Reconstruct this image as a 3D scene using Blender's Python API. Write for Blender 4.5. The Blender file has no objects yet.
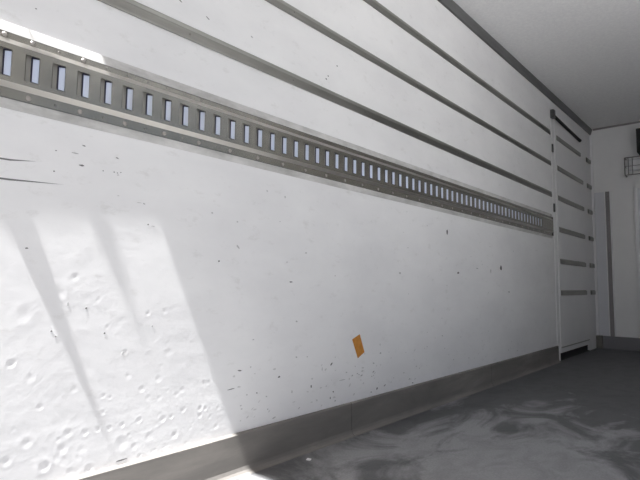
import bpy, bmesh, math, random
from mathutils import Vector, Matrix

random.seed(7)
scene = bpy.context.scene
COL = scene.collection

# ------------------------------------------------------------------ camera
CAM = Vector((1.28, 0.0, 0.5946))
yaw, pitch, roll = math.radians(40.923), math.radians(4.985), math.radians(0.611)
fwd = Vector((-math.sin(yaw) * math.cos(pitch), math.cos(yaw) * math.cos(pitch), math.sin(pitch)))
rgt = Vector((math.cos(yaw), math.sin(yaw), 0.0))
upv = rgt.cross(fwd)
r2 = rgt * math.cos(roll) + upv * math.sin(roll)
u2 = -rgt * math.sin(roll) + upv * math.cos(roll)
cd = bpy.data.cameras.new('camera')
cd.sensor_width = 36.0
cd.lens = 511.28 / 640.0 * 36.0
cd.clip_start = 0.01
cam = bpy.data.objects.new('camera', cd)
COL.objects.link(cam)
cam.matrix_world = Matrix(((r2.x, u2.x, -fwd.x, CAM.x), (r2.y, u2.y, -fwd.y, CAM.y),
                           (r2.z, u2.z, -fwd.z, CAM.z), (0, 0, 0, 1)))
scene.camera = cam

# ------------------------------------------------------------------ sky, sun, exposure
world = bpy.data.worlds.new('hazy_sky')
scene.world = world
world.use_nodes = True
bg = world.node_tree.nodes['Background']
sky = world.node_tree.nodes.new('ShaderNodeTexSky')
sky.sky_type = 'NISHITA'
sky.sun_disc = False
sky.sun_elevation = math.radians(65.2)
sky.sun_rotation = math.radians(180 - 13.8)
sky.air_density = 1.0
sky.dust_density = 6.0
sky.ozone_density = 1.0
world.node_tree.links.new(sky.outputs['Color'], bg.inputs['Color'])
bg.inputs['Strength'].default_value = 0.14

SUN_DIR = Vector((-0.037, 0.449, -1.0)).normalized()
sd = bpy.data.lights.new('sun', 'SUN')
sd.energy = 26.0
sd.angle = math.radians(0.6)
sd.color = (1.0, 0.99, 0.985)
sun = bpy.data.objects.new('sun', sd)
COL.objects.link(sun)
sun.rotation_euler = SUN_DIR.to_track_quat('-Z', 'Y').to_euler()
sun.location = (2, -4, 8)

vs = scene.view_settings
vs.view_transform = 'Standard'
vs.look = 'None'
vs.gamma = 1.0
vs.use_curve_mapping = False
vs.exposure = -0.18


# ------------------------------------------------------------------ materials
def mat(name, col, rough=0.6, metal=0.0, spec=0.5):
    m = bpy.data.materials.new(name)
    m.use_nodes = True
    b = m.node_tree.nodes['Principled BSDF']
    b.inputs['Base Color'].default_value = (*col, 1)
    b.inputs['Roughness'].default_value = rough
    b.inputs['Metallic'].default_value = metal
    b.inputs['Specular IOR Level'].default_value = spec
    return m


def nd(m, typ, **kw):
    n = m.node_tree.nodes.new(typ)
    for k, v in kw.items():
        if k in n.inputs:
            n.inputs[k].default_value = v
        else:
            setattr(n, k, v)
    return n


def lk(m, a, b):
    m.node_tree.links.new(a, b)


def noise(m, scale, detail=3.0, rough=0.5, stretch=None, dist=0.0):
    tc = nd(m, 'ShaderNodeTexCoord')
    mp = nd(m, 'ShaderNodeMapping')
    if stretch:
        mp.inputs['Scale'].default_value = stretch
    lk(m, tc.outputs['Object'], mp.inputs['Vector'])
    n = nd(m, 'ShaderNodeTexNoise')
    n.inputs['Scale'].default_value = scale
    n.inputs['Detail'].default_value = detail
    n.inputs['Roughness'].default_value = rough
    n.inputs['Distortion'].default_value = dist
    lk(m, mp.outputs['Vector'], n.inputs['Vector'])
    return n


def ramp(m, src, stops):
    r = nd(m, 'ShaderNodeValToRGB')
    e = r.color_ramp.elements
    while len(e) < len(stops):
        e.new(0.5)
    for i, (p, c) in enumerate(stops):
        e[i].position = p
        e[i].color = (*c, 1) if len(c) == 3 else c
    lk(m, src, r.inputs['Fac'])
    return r


def mix(m, fac, a, b, mode='MIX'):
    n = nd(m, 'ShaderNodeMix', data_type='RGBA', blend_type=mode)
    if isinstance(fac, (int, float)):
        n.inputs[0].default_value = fac
    else:
        lk(m, fac, n.inputs[0])
    for i, v in ((6, a), (7, b)):
        if isinstance(v, tuple):
            n.inputs[i].default_value = (*v, 1)
        else:
            lk(m, v, n.inputs[i])
    return n.outputs[2]


def bump(m, src, strength, dist):
    b = nd(m, 'ShaderNodeBump')
    b.inputs['Strength'].default_value = strength
    b.inputs['Distance'].default_value = dist
    lk(m, src, b.inputs['Height'])
    pb = m.node_tree.nodes['Principled BSDF']
    lk(m, b.outputs['Normal'], pb.inputs['Normal'])
    return b


def base(m, sock):
    lk(m, sock, m.node_tree.nodes['Principled BSDF'].inputs['Base Color'])


# white painted sheet wall with faint grime
M_WALL = mat('white_painted_panel', (0.80, 0.80, 0.80), 0.45)
n1 = noise(M_WALL, 3.0, 5, 0.6, (1, 0.7, 1.6))
n2 = noise(M_WALL, 26.0, 5, 0.7, (1, 0.45, 1.0))
c1 = ramp(M_WALL, n1.outputs['Fac'], [(0.3, (0.80, 0.80, 0.805)), (0.62, (0.87, 0.87, 0.87))])
c2 = ramp(M_WALL, n2.outputs['Fac'], [(0.26, (0.84, 0.835, 0.82)), (0.42, (1, 1, 1))])
base(M_WALL, mix(M_WALL, 0.75, c1.outputs['Color'], c2.outputs['Color'], 'MULTIPLY'))
nb = noise(M_WALL, 16.0, 4, 0.55, (1, 0.8, 1.0))
bump(M_WALL, nb.outputs['Fac'], 0.16, 0.006)

M_WALL_PLAIN = mat('white_painted_sheet', (0.80, 0.80, 0.80), 0.5)
n1 = noise(M_WALL_PLAIN, 2.2, 5, 0.6)
c1 = ramp(M_WALL_PLAIN, n1.outputs['Fac'], [(0.3, (0.80, 0.80, 0.81)), (0.65, (0.86, 0.86, 0.86))])
base(M_WALL_PLAIN, c1.outputs['Color'])

M_CEIL = mat('ceiling_sheet', (0.8, 0.8, 0.8), 0.65)
n1 = noise(M_CEIL, 60.0, 4, 0.7)
c1 = ramp(M_CEIL, n1.outputs['Fac'], [(0.35, (0.80, 0.80, 0.81)), (0.65, (0.88, 0.88, 0.88))])
base(M_CEIL, c1.outputs['Color'])
bump(M_CEIL, n1.outputs['Fac'], 0.12, 0.003)

M_FLOOR = mat('dusty_grey_floor', (0.12, 0.12, 0.12), 0.62, 0.0, 0.35)
# a trodden dust patch between rear opening and middle of the floor, broken by noise
tcf = nd(M_FLOOR, 'ShaderNodeTexCoord')
mpf = nd(M_FLOOR, 'ShaderNodeMapping')
mpf.inputs['Location'].default_value = (-0.62, -1.62, 0)
lk(M_FLOOR, tcf.outputs['Object'], mpf.inputs['Vector'])
mps = nd(M_FLOOR, 'ShaderNodeVectorMath', operation='MULTIPLY')
mps.inputs[1].default_value = (1.15, 0.72, 0)
lk(M_FLOOR, mpf.outputs['Vector'], mps.inputs[0])
ln = nd(M_FLOOR, 'ShaderNodeVectorMath', operation='LENGTH')
lk(M_FLOOR, mps.outputs['Vector'], ln.inputs[0])
n1 = noise(M_FLOOR, 3.2, 7, 0.62, (1.2, 0.7, 1), 1.1)
n2 = noise(M_FLOOR, 10.0, 6, 0.62, (1.0, 0.6, 1), 0.8)
n3 = noise(M_FLOOR, 150.0, 3, 0.6)
ma = nd(M_FLOOR, 'ShaderNodeMath', operation='MULTIPLY_ADD')
lk(M_FLOOR, n1.outputs['Fac'], ma.inputs[0])
ma.inputs[1].default_value = 2.6
lk(M_FLOOR, ln.outputs['Value'], ma.inputs[2])
dust = ramp(M_FLOOR, ma.outputs['Value'], [(0.0, (1, 1, 1)), (0.5, (1, 1, 1)), (1.0, (0, 0, 0))])
mr = nd(M_FLOOR, 'ShaderNodeMapRange')
mr.inputs['From Min'].default_value = 1.35
mr.inputs['From Max'].default_value = 2.05
lk(M_FLOOR, ma.outputs['Value'], mr.inputs['Value'])
M_FLOOR.node_tree.links.remove(dust.inputs['Fac'].links[0])
lk(M_FLOOR, mr.outputs['Result'], dust.inputs['Fac'])
c2 = ramp(M_FLOOR, n2.outputs['Fac'], [(0.30, (0.70, 0.70, 0.70)), (0.56, (1, 1, 1))])
c3 = ramp(M_FLOOR, n3.outputs['Fac'], [(0.3, (0.84, 0.84, 0.84)), (0.7, (1.08, 1.08, 1.08))])
x = mix(M_FLOOR, dust.outputs['Color'], (0.118, 0.119, 0.122), (0.30, 0.30, 0.305))
x = mix(M_FLOOR, 0.8, x, c2.outputs['Color'], 'MULTIPLY')
base(M_FLOOR, mix(M_FLOOR, 1.0, x, c3.outputs['Color'], 'MULTIPLY'))
bump(M_FLOOR, n3.outputs['Fac'], 0.2, 0.002)

M_KICK = mat('grey_kick_plate', (0.14, 0.14, 0.14), 0.6, 0.0, 0.35)
n1 = noise(M_KICK, 5.0, 6, 0.65, (1, 0.35, 1.6), 0.4)
c1 = ramp(M_KICK, n1.outputs['Fac'], [(0.3, (0.155, 0.146, 0.137)), (0.55, (0.205, 0.193, 0.179)), (0.75, (0.29, 0.27, 0.245))])
base(M_KICK, c1.outputs['Color'])
bump(M_KICK, n1.outputs['Fac'], 0.15, 0.004)

M_KICK_F = mat('grey_front_kick_plate', (0.24, 0.235, 0.25), 0.6, 0.0, 0.35)


def metal_mat(name, a, b, rough, metal, scale=9.0):
    m = mat(name, a, rough, metal)
    n = noise(m, scale, 5, 0.65, (1, 0.25, 1.5))
    c = ramp(m, n.outputs['Fac'], [(0.32, a), (0.68, b)])
    base(m, c.outputs['Color'])
    bump(m, n.outputs['Fac'], 0.06, 0.002)
    return m


M_RAIL = metal_mat('weathered_zinc_steel', (0.32, 0.305, 0.262), (0.42, 0.40, 0.345), 0.26, 0.82)
M_RAILB = metal_mat('zinc_bevel', (0.42, 0.40, 0.375), (0.55, 0.53, 0.49), 0.3, 0.85)
M_RAILIN = mat('zinc_channel_back', (0.34, 0.33, 0.30), 0.5, 0.6)
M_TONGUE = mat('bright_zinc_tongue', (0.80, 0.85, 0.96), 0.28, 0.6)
M_RIVET = mat('rivet_steel', (0.42, 0.39, 0.37), 0.35, 0.6)
M_RIVETS = mat('dull_screw_steel', (0.20, 0.19, 0.18), 0.5, 0.5)
M_SEAL = mat('grey_white_sealant', (0.55, 0.55, 0.54), 0.5)
n1 = noise(M_SEAL, 11.0, 5, 0.7, (1, 0.4, 1))
c1 = ramp(M_SEAL, n1.outputs['Fac'], [(0.36, (0.42, 0.415, 0.40)), (0.56, (0.60, 0.595, 0.58)), (0.7, (0.72, 0.71, 0.69))])
base(M_SEAL, c1.outputs['Color'])
M_STRIP = metal_mat('weathered_aluminium_strip', (0.22, 0.217, 0.20), (0.32, 0.315, 0.29), 0.3, 0.9)
M_STRIPL = metal_mat('aluminium_strip_lip', (0.32, 0.32, 0.295), (0.42, 0.415, 0.39), 0.32, 0.8)
M_COVE = metal_mat('dark_cove_strip', (0.16, 0.16, 0.16), (0.22, 0.22, 0.22), 0.45, 0.6)
M_DARK = mat('black_rubber', (0.02, 0.02, 0.02), 0.7)
M_WIRE = mat('grey_wire', (0.22, 0.21, 0.21), 0.5, 0.3)
M_NAVY = mat('navy_shade_outline', (0.03, 0.03, 0.06), 0.5, 0.3)
M_DBROWN = mat('brown_shade_strip', (0.09, 0.08, 0.07), 0.6, 0.2)  # dark brown standing in for shade inside each slot
M_DGREY = mat('dark_grey_metal', (0.09, 0.09, 0.09), 0.5, 0.2)
M_GROOVE = mat('dull_groove', (0.30, 0.285, 0.29), 0.6)
M_TRIMW = mat('white_trim', (0.86, 0.86, 0.88), 0.4)
M_PALE = mat('pale_grey_panel', (0.70, 0.71, 0.75), 0.5)
M_ORANGE = mat('orange_tape', (0.55, 0.235, 0.03), 0.55)
n1 = noise(M_ORANGE, 60.0, 3, 0.6)
c1 = ramp(M_ORANGE, n1.outputs['Fac'], [(0.3, (0.50, 0.20, 0.025)), (0.7, (0.62, 0.27, 0.045))])
base(M_ORANGE, c1.outputs['Color'])
M_SCUFF = mat('dark_scuff', (0.17, 0.17, 0.17), 0.8)
M_SCUFFL = mat('grey_scuff', (0.52, 0.52, 0.52), 0.8)
M_SMUDGE = mat('faint_smudge', (0.66, 0.66, 0.655), 0.7)
M_PAPER = mat('white_paper', (0.8, 0.8, 0.8), 0.8)
M_GROUND = mat('pale_bounce_concrete', (0.42, 0.41, 0.40), 0.9)
n1 = noise(M_GROUND, 2.0, 6, 0.7)
c1 = ramp(M_GROUND, n1.outputs['Fac'], [(0.3, (0.46, 0.46, 0.46)), (0.7, (0.54, 0.54, 0.54))])
base(M_GROUND, c1.outputs['Color'])
M_ASPH = mat('grey_asphalt_yard', (0.12, 0.12, 0.12), 0.9)
n1 = noise(M_ASPH, 30.0, 5, 0.7)
c1 = ramp(M_ASPH, n1.outputs['Fac'], [(0.3, (0.10, 0.10, 0.10)), (0.7, (0.15, 0.15, 0.15))])
base(M_ASPH, c1.outputs['Color'])
M_BODY = mat('white_body_skin', (0.75, 0.75, 0.75), 0.4)
M_STRAP = mat('grey_webbing', (0.12, 0.12, 0.13), 0.8)


# ------------------------------------------------------------------ helpers
def wp(x, y, z):
    """A wall point measured on plane x=0, moved to a plane x that is nearer the eye along the measured sight line."""
    k = (CAM.x - x) / CAM.x
    return Vector((x, y * k, CAM.z + (z - CAM.z) * k))


def zz(z, x):
    return CAM.z + (z - CAM.z) * (CAM.x - x) / CAM.x


def yy(y, x):
    return y * (CAM.x - x) / CAM.x


def link(name, me, m, parent=None, smooth=False):
    o = bpy.data.objects.new(name, me)
    if m is not None and len(me.materials) == 0:
        me.materials.append(m)
    COL.objects.link(o)
    if parent is not None:
        o.parent = parent
        o.matrix_parent_inverse = Matrix.Translation(parent.location).inverted()
    if smooth:
        for p in me.polygons:
            p.use_smooth = True
    return o


def mesh_of(name, bm):
    bmesh.ops.recalc_face_normals(bm, faces=bm.faces)
    me = bpy.data.meshes.new(name)
    bm.to_mesh(me)
    bm.free()
    return me


def add_box(bm, a, b):
    x0, y0, z0 = a
    x1, y1, z1 = b
    v = [bm.verts.new(p) for p in ((x0, y0, z0), (x1, y0, z0), (x1, y1, z0), (x0, y1, z0),
                                   (x0, y0, z1), (x1, y0, z1), (x1, y1, z1), (x0, y1, z1))]
    for f in ((0, 3, 2, 1), (4, 5, 6, 7), (0, 1, 5, 4), (1, 2, 6, 5), (2, 3, 7, 6), (3, 0, 4, 7)):
        bm.faces.new([v[i] for i in f])


def box(name, a, b, m, parent=None, bev=0.0):
    bm = bmesh.new()
    add_box(bm, a, b)
    if bev:
        bmesh.ops.bevel(bm, geom=bm.edges[:], offset=bev, segments=2, affect='EDGES', profile=0.5)
    return link(name, mesh_of(name, bm), m, parent)


def add_prism_y(bm, prof, y0, y1, n=1):
    """closed profile [(x,z)] swept along y"""
    rings = []
    for i in range(n + 1):
        y = y0 + (y1 - y0) * i / n
        rings.append([bm.verts.new((px, y, pz)) for px, pz in prof])
    k = len(prof)
    for a, b in zip(rings[:-1], rings[1:]):
        for i in range(k):
            bm.faces.new((a[i], a[(i + 1) % k], b[(i + 1) % k], b[i]))
    bm.faces.new(rings[0])
    bm.faces.new(list(reversed(rings[-1])))


def prism_y(name, prof, y0, y1, m, parent=None):
    bm = bmesh.new()
    add_prism_y(bm, prof, y0, y1)
    return link(name, mesh_of(name, bm), m, parent)


def add_tube(bm, pts, r, seg=8):
    rings = []
    for i, p in enumerate(pts):
        p = Vector(p)
        d = (Vector(pts[min(i + 1, len(pts) - 1)]) - Vector(pts[max(i - 1, 0)])).normalized()
        u = d.orthogonal().normalized() if i == 0 else (rings[-1][1] - d * rings[-1][1].dot(d)).normalized()
        w = d.cross(u)
        rr = r[i] if isinstance(r, (list, tuple)) else r
        rings.append(([bm.verts.new(p + u * rr * math.cos(2 * math.pi * k / seg) + w * rr * math.sin(2 * math.pi * k / seg))
                       for k in range(seg)], u))
    for (a, _), (b, _) in zip(rings[:-1], rings[1:]):
        for k in range(seg):
            bm.faces.new((a[k], a[(k + 1) % seg], b[(k + 1) % seg], b[k]))
    bm.faces.new(rings[0][0])
    bm.faces.new(list(reversed(rings[-1][0])))


def tube(name, pts, r, m, parent=None, seg=8):
    bm = bmesh.new()
    add_tube(bm, pts, r, seg)
    return link(name, mesh_of(name, bm), m, parent, True)


def dome(name, r, h, seg=10, rings=3):
    """low rivet head on the yz plane, bulging to +x"""
    bm = bmesh.new()
    prev = None
    for i in range(rings):
        a = i / rings * math.pi / 2
        rr, x = r * math.cos(a), h * math.sin(a)
        ring = [bm.verts.new((x, rr * math.cos(2 * math.pi * k / seg), rr * math.sin(2 * math.pi * k / seg))) for k in range(seg)]
        if prev:
            for k in range(seg):
                bm.faces.new((prev[k], prev[(k + 1) % seg], ring[(k + 1) % seg], ring[k]))
        else:
            bm.faces.new(ring)
        prev = ring
    top = bm.verts.new((h, 0, 0))
    for k in range(seg):
        bm.faces.new((prev[k], prev[(k + 1) % seg], top))
    me = mesh_of(name, bm)
    for p in me.polygons:
        p.use_smooth = True
    return me


def empty(name, loc):
    o = bpy.data.objects.new(name, None)
    COL.objects.link(o)
    o.location = loc
    o.empty_display_size = 0.1
    return o


def tag(o, label=None, cat=None, group=None, kind=None):
    if label:
        o['label'] = label
    if cat:
        o['category'] = cat
    if group:
        o['group'] = group
    if kind:
        o['kind'] = kind
    return o


# ------------------------------------------------------------------ the body shell
Y0 = 0.1626            # rear opening plane
YF = 5.697             # front wall
H = 2.211
W = 2.22
YD0, YD1, ZD = 4.395, 5.47, 2.075   # side door opening

# dents: (y, z, radius, depth)
D = [(0.428, 0.411, .016, .0045), (0.494, 0.306, .013, .0030), (0.559, 0.607, .016, .0030), (0.760, 0.512, .012, .0032),
     (0.813, 0.516, .013, .0028), (0.646, 0.480, .010, .0028), (0.698, 0.412, .012, .0032), (0.511, 0.168, .020, .0055),
     (0.617, 0.136, .018, .0045), (0.751, 0.135, .010, .003), (0.644, 0.308, .011, .0028), (0.663, 0.302, .010, .0024),
     (0.752, 0.310, .015, .0026), (0.561, 0.234, .018, .003), (0.602, 0.227, .014, .0035), (0.634, 0.227, .012, .003),
     (0.664, 0.225, .012, .0034), (0.699, 0.226, .012, .003), (0.746, 0.229, .013, .004), (0.818, 0.219, .016, .0045),
     (0.846, 0.221, .012, .0036), (0.884, 0.232, .014, .003), (0.943, 0.226, .014, .004), (0.962, 0.223, .012, .0036),
     (0.943, 0.205, .013, .003), (1.003, 0.162, .014, .003), (0.52, 0.57, .03, .0022), (0.45, 0.52, .03, .0025),
     (0.60, 0.38, .03, .002), (0.54, 0.46, .025, .002), (0.66, 0.62, .02, .0015), (0.83, 0.40, .02, .002),
     (0.47, 0.23, .02, .003), (0.43, 0.20, .018, .003), (0.55, 0.20, .02, .003), (0.70, 0.18, .03, .003),
     (0.78, 0.18, .02, .002), (0.86, 0.17, .02, .002), (1.168, 0.237, .008, .0015), (0.895, 0.56, .008, .0012),
     (0.47, 0.375, .018, .0022), (0.57, 0.335, .016, .002), (0.71, 0.35, .015, .002), (0.80, 0.33, .018, .0022),
     (0.88, 0.29, .015, .0025), (0.62, 0.55, .012, .0018)]
rd = random.Random(3)
for _ in range(45):
    D.append((rd.uniform(0.38, 1.05), rd.uniform(0.13, 0.30), rd.uniform(.006, .018), rd.uniform(.0006, .0022)))
for _ in range(40):
    D.append((rd.uniform(0.38, 1.6), rd.uniform(0.30, 0.62), rd.uniform(.008, .02), rd.uniform(.0004, .0013)))
for _ in range(30):
    D.append((rd.uniform(1.1, 3.4), rd.uniform(0.14, 0.9), rd.uniform(.01, .03), rd.uniform(.0004, .0012)))


def wall_dx(y, z):
    s = 0.0
    for dy, dz, r, d in D:
        r *= 0.45
        d *= 0.15
        a = (y - dy) / r
        b = (z - dz) / r
        if abs(a) < 3 and abs(b) < 3:
            q = a * a + b * b
            s += -d * math.exp(-q) + 0.28 * d * math.exp(-(math.sqrt(q) - 1.6) ** 2 * 3)
    # lower scuff panel stands proud of the sheet above, its top edge softly rounded
    edge = 0.262 + 0.004 * math.sin(y * 9) + 0.003 * math.sin(y * 23 + 1)
    t = min(1.0, max(0.0, (edge - z) / 0.02))
    s += 0.00016 * (t * t * (3 - 2 * t))
    if y > Y0:
        s += 0.0010 * math.sin(y * 4.1 + 0.6) * math.sin(z * 5.3 + 0.3)
    return s


def steps(segs):
    out = []
    for a, b, s in segs:
        n = max(1, round((b - a) / s))
        out += [a + (b - a) * i / n for i in range(n)]
    out.append(segs[-1][1])
    return out


bm = bmesh.new()
ys = steps([(Y0, 0.36, .02), (0.36, 1.12, .0025), (1.12, 1.7, .01), (1.7, 3.5, .03), (3.5, YD0, .1)])
zs = steps([(0.0, 0.12, .03), (0.12, 0.34, .0025), (0.34, 0.66, .0035), (0.66, 0.95, .02), (0.95, 2.211, .06)])
grid = [[bm.verts.new((wall_dx(y, z), y, z)) for z in zs] for y in ys]
for i in range(len(ys) - 1):
    for j in range(len(zs) - 1):
        bm.faces.new((grid[i][j], grid[i + 1][j], grid[i + 1][j + 1], grid[i][j + 1]))
me = bpy.data.meshes.new('wall_left')
bm.to_mesh(me)
bm.free()
wall_left = link('wall_left', me, M_WALL, None, True)
tag(wall_left, 'long white painted left wall, dented and scuffed, sunlit at its near end', 'wall', kind='structure')
box('outer_skin', (-0.08, Y0, -0.05), (-0.012, YD0, 2.25), M_BODY, wall_left)
box('wall_panel', (-0.08, YD0, ZD), (0.0, YF, H), M_WALL_PLAIN, wall_left)
box('wall_panel', (-0.08, YD1, 0.0), (0.0, YF, ZD), M_WALL_PLAIN, wall_left)

SA, SB, SH_ = 1.12, 2.95, 2.12      # unseen doorway added in the right wall to let side daylight in
bm = bmesh.new()
add_box(bm, (W, Y0, -0.05), (W + 0.08, SA, 2.25))
add_box(bm, (W, SB, -0.05), (W + 0.08, YF + 0.08, 2.25))
add_box(bm, (W, SA, SH_), (W + 0.08, SB, 2.25))
wall_right = link('wall_right', mesh_of('wall_right', bm), M_WALL_PLAIN)
tag(wall_right, 'white right wall with an unseen doorway added to let side daylight in', 'wall', kind='structure')
ceiling = box('ceiling', (-0.08, Y0 + 0.06, H), (W + 0.08, YF + 0.08, H + 0.08), M_CEIL)
tag(ceiling, 'flat grey-white ceiling of the cargo body', 'ceiling', kind='structure')
floor = box('floor', (-0.08, Y0, -0.08), (W + 0.08, YF + 0.08, 0.0), M_FLOOR)
tag(floor, 'dark grey dusty floor with pale smears', 'floor', kind='structure')
wall_front = box('wall_front', (-0.08, YF, 0.0), (W + 0.08, YF + 0.08, H), M_WALL_PLAIN)
tag(wall_front, 'grey-white front end wall in the shade', 'wall', kind='structure')
hd = box('trim_1', (-0.08, Y0, 2.15), (W + 0.08, Y0 + 0.06, 2.30), M_BODY)
tag(hd, 'white header over the rear opening', 'header', kind='structure')
ground = box('ground', (-30, -40, -0.40), (30, 30, -0.20), M_ASPH)
tag(ground, 'grey asphalt yard behind the cargo body', 'ground', kind='structure')
apron = box('bounce_apron', (W + 0.12, 0.2, -0.20), (14, 9, -0.12), M_GROUND)  # unseen slab added to bounce sunlight through the doorway
tag(apron, 'pale slab added outside the right wall to bounce sunlight in', 'ground', kind='structure')

# unseen closed leaf right of the rear opening, added to block daylight
dl = empty('rear_daylight_block', (W, Y0, 0))
tag(dl, 'white closed leaf added out of view to block daylight at the rear opening', 'door', kind='structure')
XL = 1.40
box('door_leaf', (XL, Y0, 0.0), (W, Y0 + 0.06, 2.15), M_BODY, dl, 0.005)
for hz in (0.3, 1.1, 1.9):
    box('hinge', (W - 0.10, Y0 - 0.012, hz - 0.03), (W, Y0, hz + 0.03), M_DGREY, dl)
tube('lock_rod', [(XL + 0.1, Y0 - 0.03, 0.03), (XL + 0.1, Y0 - 0.03, 2.12)], 0.014, M_DGREY, dl)

# cove strip along the wall and ceiling corner
c = 0.055
cove = prism_y('trim_2', [(0.0, H - 0.057), (0.0, H), (0.022, H), (0.021, H - 0.012), (0.010, H - 0.052)], Y0 + 0.06, YF, M_COVE)
tag(cove, 'dark grey cove strip where left wall meets ceiling', 'trim', kind='structure')
tv = box('trim_3', (0.03, YF - 0.012, H - 0.016), (W, YF, H), M_GROOVE)
tag(tv, 'thin grey trim where front wall meets ceiling', 'trim', kind='structure')

# ------------------------------------------------------------------ kick plates
kx = 0.013
zt = zz(0.1213, kx)
bl = empty('baseboard_left', (0, Y0, 0))
tag(bl, 'dark grey kick plate along the foot of left wall', 'baseboard', kind='structure')
joints = [Y0, 1.665, 3.05, YD0 - 0.005]
for a, b in zip(joints[:-1], joints[1:]):
    bm = bmesh.new()
    add_prism_y(bm, [(-0.01, 0.0), (-0.01, zt), (0.009, zt), (kx, zt - 0.004), (kx + 0.001, 0.022), (kx + 0.004, 0.011),
                     (kx + 0.009, 0.004), (kx + 0.018, 0.0)], a + 0.0015, b - 0.0015)
    link('kick_panel', mesh_of('kick_panel', bm), M_KICK, bl)
bf = box('baseboard_front', (0.055, YF - 0.02, 0.0), (W, YF, 0.122), M_KICK_F, None, 0.003)
tag(bf, 'low grey kick plate along the foot of front wall', 'baseboard', kind='structure')
box('end_block', (0.0, YF - 0.05, 0.0), (0.055, YF, 0.124), M_KICK, bf, 0.003)

# ------------------------------------------------------------------ wall strips above the lashing rail
rivet_small = dome('screw_head', 0.0035, 0.0015, 8, 2)
rivet_small.materials.append(M_RIVETS)


def strip_profile(z0, z1, d):
    return [(0.0, z0), (d * 0.75, z0), (d, z0 + 0.004), (d, z1 - 0.016), (d * 0.62, z1 - 0.0125), (d * 0.62, z1 - 0.010),
            (d * 0.5, z1), (0.0, z1)]


def wall_strip(name, zl, zu, y0, y1, d, label, cat='rail', group=None, parent=None, screws=True):
    z0, z1 = zz(zl, d), zz(zu, d)
    root = empty(name, (0, y0, (z0 + z1) / 2)) if parent is None else None
    if root:
        tag(root, label, cat, group)
    p = root or parent
    if parent is None:
        prism_y('strip_face', [(0.0, z0), (d * 0.8, z0), (d, z0 + 0.004), (d, z1 - 0.017), (d * 0.8, z1 - 0.014), (0.0, z1 - 0.014)],
                y0, y1, M_STRIP, p)
        prism_y('strip_lip', [(0.0, z1 - 0.0135), (d * 0.6, z1 - 0.0135), (d * 0.6, z1 - 0.004), (d * 0.35, z1), (0.0, z1)],
                y0, y1, M_STRIPL, p)
        if screws:
            y = y0 + 0.688
            while y < y1 - 0.1:
                s = link('screw_head', rivet_small, None, p)
                s.location = Vector((d, y, z0 + 0.016))
                y += 0.45
        return root
    return prism_y(name, [(0.0, z0), (d * 0.8, z0), (d, z0 + 0.004), (d, z1 - 0.010), (d * 0.5, z1), (0.0, z1)], y0, y1, M_STRIP, p)


ye = 4.36
G = 'grey strips above the lashing rail'
wall_strip('wall_strip', 1.3309, 1.3748, Y0 + 0.01, ye, 0.0056, 'grey metal strip on left wall, the one just above the slotted rail', group=G)
wall_strip('wall_strip', 1.5936, 1.6316, Y0 + 0.01, ye, 0.0056, 'grey metal strip on left wall, middle one of three above the slotted rail', group=G)
wall_strip('wall_strip', 1.8545, 1.8971, Y0 + 0.01, ye, 0.0056, 'grey metal strip on left wall, topmost of three, nearest the ceiling', group=G)

# ------------------------------------------------------------------ slotted lashing rail
XF = 0.0112      # face of the rail
XB = 0.0056      # mounting flanges
rail = empty('lashing_rail', (0, Y0 + 0.02, 1.0))
tag(rail, 'long slotted grey steel lashing rail riveted along the left wall', 'rail')
yr0, yr1 = Y0 + 0.02, yy(4.385, XF)
PITCH = yy(0.05992, XF)
S0 = yy(0.3892 + 0.0012, XF)
SW = yy(0.0315, XF)
zs0, zs1 = zz(1.0605, XF), zz(1.1245, XF)
zf0, zf1 = zz(1.049, XF), zz(1.138, XF)
ztop, zbot = zz(1.1625, XB), zz(1.0105, XB)
zu, zl = zz(1.1475, XB), zz(1.0345, XB)
slots = []
i = -3
while S0 + i * PITCH < 4.10:
    slots.append(S0 + i * PITCH)
    i += 1
# face plate with real slots
bm = bmesh.new()
cy = [yr0]
for s in slots:
    cy += [s - SW, s]
cy.append(yr1)
rows = [zf0, zs0, zs1, zf1]
vg = [[[bm.verts.new((x, y, z)) for z in rows] for y in cy] for x in (XF, XF - 0.0025)]
for a in range(len(cy) - 1):
    hole = a % 2 == 1
    for r in range(3):
        if hole and r == 1:
            # rim of the slot
            for (p, q) in (((a, 1), (a + 1, 1)), ((a + 1, 1), (a + 1, 2)), ((a + 1, 2), (a, 2)), ((a, 2), (a, 1))):
                bm.faces.new((vg[0][p[0]][p[1]], vg[0][q[0]][q[1]], vg[1][q[0]][q[1]], vg[1][p[0]][p[1]]))
            continue
        bm.faces.new((vg[0][a][r], vg[0][a + 1][r], vg[0][a + 1][r + 1], vg[0][a][r + 1]))
        bm.faces.new((vg[1][a][r], vg[1][a][r + 1], vg[1][a + 1][r + 1], vg[1][a + 1][r]))
for r in range(3):
    for a in (0, len(cy) - 1):
        bm.faces.new((vg[0][a][r], vg[0][a][r + 1], vg[1][a][r + 1], vg[1][a][r]))
for a in range(len(cy) - 1):
    for r in (0, 3):
        bm.faces.new((vg[0][a][r], vg[0][a + 1][r], vg[1][a + 1][r], vg[1][a][r]))
fp = link('face_plate', mesh_of('face_plate', bm), M_RAIL, rail)
t = 0.0025
prism_y('upper_flange', [(0.0, zu), (XB, zu), (XB, ztop), (0.0, ztop)], yr0, yr1, M_RAIL, rail)
prism_y('lower_flange', [(0.0, zbot), (XB, zbot), (XB, zl), (0.0, zl)], yr0, yr1, M_RAIL, rail)
prism_y('upper_bevel', [(XB - t, zu), (XB, zu + 0.0005), (XF, zf1), (XF - t, zf1 - 0.001)], yr0, yr1, M_RAILB, rail)
prism_y('lower_bevel', [(XB - t, zl), (XB, zl - 0.0005), (XF, zf0), (XF - t, zf0 + 0.001)], yr0, yr1, M_RAILB, rail)
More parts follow.
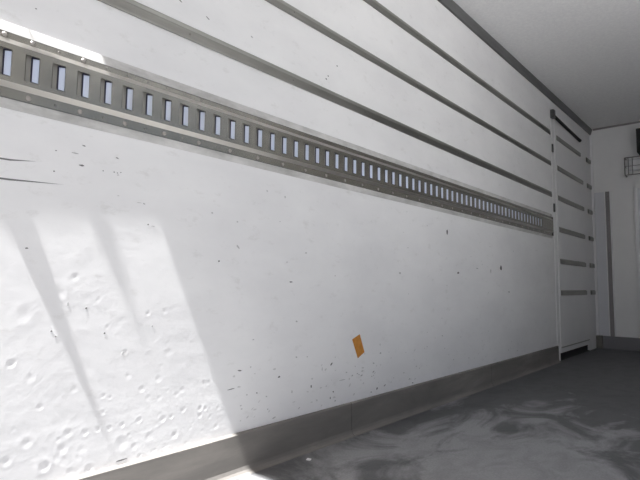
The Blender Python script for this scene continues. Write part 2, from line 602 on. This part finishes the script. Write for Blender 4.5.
prism_y('back_channel', [(0.0, zl + 0.001), (0.0015, zl + 0.001), (0.0015, zu - 0.001), (0.0, zu - 0.001)], yr0, yr1, M_RAILIN, rail)
box('end_cap', (0.0, yr1, zbot), (XF, yr1 + 0.004, ztop), M_DGREY, rail)
# sealant fillets above and below
prism_y('sealant_bead', [(-0.004, ztop), (XB - 0.0004, ztop), (0.003, zz(1.175, 0)), (0.0008, zz(1.186, 0)), (-0.004, zz(1.188, 0))],
        yr0, yr1, M_SEAL, rail)
prism_y('sealant_bead', [(-0.004, zbot), (XB - 0.0004, zbot), (0.004, zz(0.998, 0)), (0.0010, zz(0.986, 0)), (-0.004, zz(0.984, 0))],
        yr0, yr1, M_SEAL, rail)
prism_y('seam_line', [(0.0, ztop), (XB + 0.0003, ztop - 0.0004), (XB + 0.0003, ztop + 0.0010), (0.0, ztop + 0.0012)], yr0, yr1, M_DGREY, rail)
prism_y('seam_line', [(0.0, zbot), (XB + 0.0003, zbot + 0.0004), (XB + 0.0003, zbot - 0.0014), (0.0, zbot - 0.0014)], yr0, yr1, M_DGREY, rail)
# bent-in bright tongue at the far edge of every slot
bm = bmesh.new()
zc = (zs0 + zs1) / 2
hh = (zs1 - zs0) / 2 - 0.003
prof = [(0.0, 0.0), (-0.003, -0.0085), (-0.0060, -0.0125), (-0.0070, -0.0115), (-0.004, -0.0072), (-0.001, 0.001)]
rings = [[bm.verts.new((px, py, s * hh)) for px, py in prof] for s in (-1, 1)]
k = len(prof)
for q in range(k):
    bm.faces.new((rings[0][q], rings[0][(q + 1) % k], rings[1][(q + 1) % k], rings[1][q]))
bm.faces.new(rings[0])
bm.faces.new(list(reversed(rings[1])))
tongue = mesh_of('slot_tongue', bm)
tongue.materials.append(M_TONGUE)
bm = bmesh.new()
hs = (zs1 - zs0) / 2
add_box(bm, (-0.0075, -0.0150, -hs + 0.0005), (-0.0045, -0.0126, hs - 0.0005))  # dark strips painting the shade line around the tongue
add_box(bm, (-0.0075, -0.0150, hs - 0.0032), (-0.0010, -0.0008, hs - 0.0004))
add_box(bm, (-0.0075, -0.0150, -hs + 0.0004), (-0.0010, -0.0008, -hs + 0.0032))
shade_outline_me = mesh_of('slot_shade_outline', bm)
shade_outline_me.materials.append(M_NAVY)
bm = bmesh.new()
add_box(bm, (-0.0065, -SW + 0.0006, -hs + 0.0005), (-0.0020, -SW + 0.0036, hs - 0.0005))  # dark strip in place of the shadow at the slot's near edge
shade_strip_me = mesh_of('slot_shade_strip', bm)
shade_strip_me.materials.append(M_DBROWN)
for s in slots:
    for nm, me_ in (('slot_tongue', tongue), ('slot_shade_outline', shade_outline_me), ('slot_shade_strip', shade_strip_me)):
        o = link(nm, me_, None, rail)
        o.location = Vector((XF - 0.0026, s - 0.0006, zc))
rivet_big = dome('rivet', 0.0062, 0.0042)
rivet_big.materials.append(M_RIVET)
rivet_sm = dome('rivet_small', 0.003, 0.0012, 8, 2)
rivet_sm.materials.append(M_RIVETS)
zru, zrl = zz(1.1555, XB), zz(1.0212, XB)
for n in range(-2, 66):
    y = yy(0.372 + n * 0.05992, XB)
    if y > yr1 - 0.02 or y < yr0 + 0.01:
        continue
    big_u = n in (-2, -1, 0, 1, 3)
    o = link('rivet', rivet_big if big_u else rivet_sm, None, rail)
    o.location = Vector((XB, y, zru))
    big_l = n % 2 == 1
    o = link('rivet', rivet_big if big_l else rivet_sm, None, rail)
    o.location = Vector((XB, y - 0.002, zrl))

# ------------------------------------------------------------------ side door near the front
door = empty('door_1', (0, (YD0 + YD1) / 2, 0))
tag(door, 'white side door with grey strips at the far end of left wall', 'door', kind='structure')
yl0, yl1 = 4.475, 5.375
box('door_frame', (-0.06, YD0, 0.0), (0.004, yl0 - 0.006, ZD), M_WALL_PLAIN, door, 0.002)
box('door_frame', (-0.06, yl1 + 0.006, 0.0), (0.004, YD1, ZD), M_WALL_PLAIN, door, 0.002)
box('door_frame', (-0.06, yl0 - 0.006, 2.035), (0.004, yl1 + 0.006, ZD), M_WALL_PLAIN, door, 0.002)
leaf = box('door_leaf', (-0.05, yl0, 0.060), (0.008, yl1, 2.012), M_WALL_PLAIN, door, 0.003)
box('door_seal', (-0.05, yl0 - 0.006, 2.012), (-0.004, yl1 + 0.006, 2.035), M_DARK, door)
box('door_seal', (-0.05, yl0, 0.004), (-0.012, yl1, 0.060), M_DARK, door)
box('door_seal', (-0.05, yl0 - 0.005, 0.045), (-0.01, yl0 - 0.001, 2.012), M_GROOVE, door)
box('door_seal', (-0.05, yl1 + 0.001, 0.045), (-0.01, yl1 + 0.005, 2.012), M_GROOVE, door)
box('threshold', (-0.06, yl0 - 0.03, 0.0), (0.002, yl1 + 0.03, 0.004), M_DARK, door)
box('drip_ledge', (0.008, yl0 + 0.01, 0.10), (0.012, yl1 - 0.01, 0.108), M_STRIPL, leaf)
for zc_ in (1.876, 1.612, 1.352, 1.082, 0.812, 0.546):
    wall_strip('door_strip', zc_ - 0.022, zc_ + 0.022, 4.515, 5.30 if zc_ < 1.8 else 5.24, 0.018, None, parent=leaf)
    wall_strip('short_strip', zc_ - 0.022, zc_ + 0.022, 5.50, 5.63, 0.016, None, parent=door)
bar = tube('latch_bar', [(0.020, 4.40, 2.020), (0.020, 5.22, 1.985)], 0.013, M_DARK, door)
box('latch_bracket', (0.004, 4.375, 1.995), (0.032, 4.425, 2.065), M_DGREY, door, 0.002)
for zc_ in (1.742, 1.243):
    box('hinge', (0.004, 4.388, zc_ - 0.035), (0.014, 4.408, zc_ + 0.035), M_DGREY, door, 0.002)

# ------------------------------------------------------------------ front wall fittings
z1 = 1.55
ct = box('trim_4', (0.0, YF - 0.020, 0.124), (0.020, YF, H - 0.07), M_TRIMW, None, 0.002)
tag(ct, 'narrow pale corner trim between left wall and front wall', 'trim', kind='structure')
pn = box('air_duct_panel', (0.022, YF - 0.010, 0.1225), (0.112, YF, z1), M_PALE, None, 0.002)
tag(pn, 'narrow pale panel on front wall beside the corner', 'panel')
post = empty('channel_post', (0.14, YF, 0.122))
tag(post, 'upright pale channel post with dark groove on front wall', 'post')
box('groove', (0.118, YF - 0.010, 0.1225), (0.165, YF, z1), M_GROOVE, post)
box('channel_lip', (0.113, YF - 0.026, 0.1225), (0.121, YF, z1), M_TRIMW, post, 0.001)
box('channel_lip', (0.160, YF - 0.026, 0.1225), (0.168, YF, z1), M_TRIMW, post, 0.001)
for z in (0.3, 0.62, 0.94, 1.26, 1.5):
    s = link('screw_head', rivet_small, None, post)
    s.rotation_euler = (0, 0, -math.pi / 2)
    s.location = Vector((0.141, YF - 0.010, z))
bp = empty('bulkhead_panel', (0.9, YF, 0.1225))
tag(bp, 'raised white bulkhead panel at the right edge of front wall', 'panel')
box('panel_face', (0.385, YF - 0.04, 0.1225), (1.75, YF - 0.001, z1), M_PALE, bp, 0.002)
box('edge_strip', (0.375, YF - 0.046, 0.1225), (0.402, YF - 0.001, z1 + 0.004), M_TRIMW, bp, 0.002)
ev = empty('cooling_unit', (0.9, YF, 1.87))
tag(ev, 'dark-edged cooling unit high on front wall above the wire guard', 'cooling unit')
box('housing', (0.475, YF - 0.16, 1.90), (1.75, YF, 2.095), M_PALE, ev, 0.006)
box('side_cover', (0.432, YF - 0.165, 1.87), (0.475, YF, 2.10), M_DARK, ev, 0.002)
box('drip_tray', (0.475, YF - 0.17, 1.872), (1.75, YF, 1.90), M_DGREY, ev, 0.003)
# wire guard
wg = empty('wire_guard', (0.40, YF, 1.69))
tag(wg, 'small grey wire guard box around a fitting on front wall', 'wire guard')
gx0, gx1, gy, gz0, gz1 = 0.315, 0.53, YF - 0.09, 1.680, 1.848
for z in (gz0, (gz0 + gz1) / 2, gz1):
    tube('wire_ring', [(gx0, YF, z), (gx0, gy, z), (gx1, gy, z), (gx1, YF, z)], 0.005 if z != (gz0 + gz1) / 2 else 0.0025, M_WIRE, wg, 6)
for gx in (gx0, gx0 + 0.03, 0.38, 0.45, gx1):
    tube('wire_upright', [(gx, gy, gz0), (gx, gy, gz1)], 0.005 if gx == gx0 else 0.003, M_WIRE, wg, 6)
sw = empty('wall_sensor', (0.40, YF, 1.72))
tag(sw, 'pale sensor box inside the wire guard on front wall', 'sensor')
box('sensor_case', (0.335, YF - 0.05, 1.725), (0.47, YF, 1.835), M_PALE, sw, 0.006)
box('sensor_lid', (0.345, YF - 0.056, 1.735), (0.46, YF - 0.05, 1.825), M_TRIMW, sw, 0.002)

# ------------------------------------------------------------------ marks on the left wall


def flat_patch(name, pts, m, parent, th=0.0006, x=0.0):
    bm = bmesh.new()
    a = [bm.verts.new((x + wall_dx(p[0], p[1]) - 0.0015, p[0], p[1])) for p in pts]
    b = [bm.verts.new((x + wall_dx(p[0], p[1]) + th, p[0], p[1])) for p in pts]
    n = len(pts)
    bm.faces.new(a)
    bm.faces.new(list(reversed(b)))
    for i in range(n):
        bm.faces.new((a[i], a[(i + 1) % n], b[(i + 1) % n], b[i]))
    return link(name, mesh_of(name, bm), m, parent)


def blot(y, z, ry, rz, m, ang=0.0):
    n = 9
    ry *= 0.8
    rz *= 0.8
    pts = []
    for k in range(n):
        a = 2 * math.pi * k / n
        s = random.uniform(0.7, 1.1)
        u, v = ry * s * math.cos(a), rz * s * math.sin(a)
        pts.append((y + u * math.cos(ang) - v * math.sin(ang), z + u * math.sin(ang) + v * math.cos(ang)))
    return flat_patch('scuff_mark', pts, m, wall_left)


note = flat_patch('orange_sticker', [(1.682, 0.374), (1.733, 0.391), (1.766, 0.315), (1.720, 0.295)], M_ORANGE, None, 0.0012)
tag(note, 'small tilted orange tape patch stuck on the white wall', 'sticker')

DK, LT = M_SCUFF, M_SCUFFL
for y, z, ry, rz, m, a in [
        (0.561, 0.886, .010, .0032, DK, 0), (0.543, 0.914, .012, .0010, DK, 0), (0.564, 0.937, .006, .002, DK, -.2),
        (0.498, 0.911, .003, .0018, DK, 0), (0.496, 0.860, .003, .0022, DK, 0), (0.616, 0.882, .002, .002, DK, 0),
        (0.646, 0.884, .0025, .002, DK, 0), (0.655, 0.883, .002, .002, DK, 0), (0.664, 0.886, .002, .002, DK, 0),
        (0.657, 0.878, .004, .001, DK, 0), (0.652, 0.923, .006, .0016, DK, -.3), (0.446, 0.671, .005, .0028, DK, 0),
        (0.735, 0.811, .005, .0025, LT, -.4), (0.720, 0.812, .010, .001, LT, 0), (0.434, 1.242, .004, .0018, DK, 0),
        (0.66, 0.823, .004, .0012, LT, 0), (0.75, 0.755, .003, .003, DK, 0), (0.765, 0.752, .008, .0015, LT, 0),
        (1.515, 1.427, .005, .004, DK, 0), (1.503, 1.411, .006, .004, DK, -.5), (1.571, 1.488, .004, .004, DK, 0),
        (0.928, 1.425, .011, .002, DK, -.5), (0.825, 1.438, .012, .0022, DK, -.5), (1.111, 1.434, .008, .003, LT, -.3),
        (0.997, 0.664, .0045, .0035, DK, 0), (1.072, 0.713, .011, .004, LT, -.7), (1.298, 0.673, .004, .004, LT, 0),
        (1.320, 0.603, .010, .003, DK, 0), (0.965, 0.812, .005, .004, LT, 0), (1.195, 0.914, .006, .003, LT, -.5),
        (1.283, 0.905, .004, .006, LT, 0), (2.522, 0.885, .011, .018, DK, 0), (2.647, 0.667, .018, .008, DK, 0),
        (3.264, 0.714, .020, .020, DK, .3), (3.393, 0.559, .016, .008, LT, 0), (1.168, 0.237, .004, .003, DK, 0),
        (1.334, 0.216, .003, .008, LT, 0), (1.435, 0.221, .004, .008, DK, 0), (1.563, 0.183, .005, .004, DK, 0),
        (1.545, 0.162, .003, .006, DK, 0), (1.496, 0.276, .003, .010, LT, 0), (1.816, 0.144, .006, .003, DK, 0),
        (1.398, 0.711, .006, .004, LT, 0), (2.048, 0.652, .010, .006, LT, 0), (0.590, 0.530, .0035, .0035, DK, 0),
        (0.64, 0.465, .003, .003, DK, 0), (0.692, 0.41, .005, .003, LT, .6), (0.775, 0.475, .003, .005, LT, 0),
        (1.06, 0.265, .022, .0018, DK, .08), (0.44, 0.152, .004, .003, LT, 0), (0.70, 0.137, .022, .0022, DK, .05),
        (0.545, 0.54, .003, .007, LT, 0), (0.51, 0.478, .003, .0025, DK, 0), (0.52, 0.465, .003, .002, DK, 0),
        (2.9, 0.70, .02, .004, LT, 0), (3.1, 0.69, .008, .02, LT, 0), (1.62, 0.22, .03, .002, LT, 0)]:
    blot(y, z, ry, rz, m, a)
# two long tapering scrape marks at the near end
for y0_, y1_, z_, zr in ((0.33, 0.455, 0.868, 0.0016), (0.33, 0.52, 0.823, 0.0018)):
    flat_patch('scrape_mark', [(y0_, z_ - zr), (y0_ + 0.07, z_ - zr + .001), (y1_, z_ + 0.008), (y0_ + 0.07, z_ + zr + .0015), (y0_, z_ + zr)], DK, wall_left)
# faint random specks low on the wall
for _ in range(60):
    y = random.uniform(1.05, 3.6)
    blot(y, random.uniform(0.14, 0.34) if random.random() < .6 else random.uniform(.34, .95), random.uniform(.002, .006) * (1 + y * .2), random.uniform(.0012, .004), LT, random.uniform(-.4, .6))

for _ in range(70):
    blot(random.uniform(1.05, 2.3), random.uniform(0.13, 0.32), random.uniform(.003, .012), random.uniform(.0015, .005), random.choice((LT, LT, M_SMUDGE, M_SMUDGE, DK)) if _ % 3 else M_SMUDGE, random.uniform(-.3, .7))

# ------------------------------------------------------------------ litter on the floor
bm = bmesh.new()
pp = [(0.074, 1.331, .0), (0.088, 1.335, .0), (0.086, 1.345, .002), (0.072, 1.341, .003)]
a = [bm.verts.new(p) for p in pp]
b = [bm.verts.new((p[0], p[1], p[2] + .002)) for p in pp]
bm.faces.new(a)
bm.faces.new(list(reversed(b)))
for i in range(4):
    bm.faces.new((a[i], a[(i + 1) % 4], b[(i + 1) % 4], b[i]))
ps = link('paper_scrap', mesh_of('paper_scrap', bm), M_PAPER)
tag(ps, 'tiny white paper scrap on the dark floor near the kick plate', 'paper')

# ------------------------------------------------------------------ added unseen shadow-casting hook on the rail near the rear opening, its long shadow falls down the wall
hk = empty('rail_occluder', (XF, 0.29, 1.085))
tag(hk, 'dark pointed added shadow-casting hook sticking out of the rail at the rear opening', 'occluder')
bm = bmesh.new()
pr = [(XF, 0.240), (XF, 0.300), (0.018, 0.290), (0.025, 0.276), (0.034, 0.262), (0.025, 0.254)]
a = [bm.verts.new((p[0], p[1], 1.080)) for p in pr]
b = [bm.verts.new((p[0], p[1], 1.092)) for p in pr]
bm.faces.new(a)
bm.faces.new(list(reversed(b)))
for i in range(len(pr)):
    bm.faces.new((a[i], a[(i + 1) % len(pr)], b[(i + 1) % len(pr)], b[i]))
link('occluder_blade', mesh_of('occluder_blade', bm), M_DGREY, hk)
box('occluder_foot', (XF, 0.236, 1.066), (XF + 0.002, 0.304, 1.108), M_DGREY, hk, 0.0005)
hk = empty('strip_occluder', (0.0056, 0.235, 1.60))  # unseen blade added only to cast the second, softer streak
tag(hk, 'dark added shadow-casting hook on the middle wall strip at the rear opening', 'occluder')
bm = bmesh.new()
pr = [(0.026, 0.195), (0.026, 0.275), (0.031, 0.272), (0.036, 0.250), (0.042, 0.228), (0.036, 0.215), (0.031, 0.200)]
a = [bm.verts.new((p[0], p[1], 1.597)) for p in pr]
b = [bm.verts.new((p[0], p[1], 1.603)) for p in pr]
bm.faces.new(a)
bm.faces.new(list(reversed(b)))
for i in range(len(pr)):
    bm.faces.new((a[i], a[(i + 1) % len(pr)], b[(i + 1) % len(pr)], b[i]))
link('occluder_blade', mesh_of('occluder_blade', bm), M_DGREY, hk)
tube('occluder_stem', [(0.0056, 0.235, 1.60), (0.028, 0.235, 1.60)], 0.0013, M_DGREY, hk)
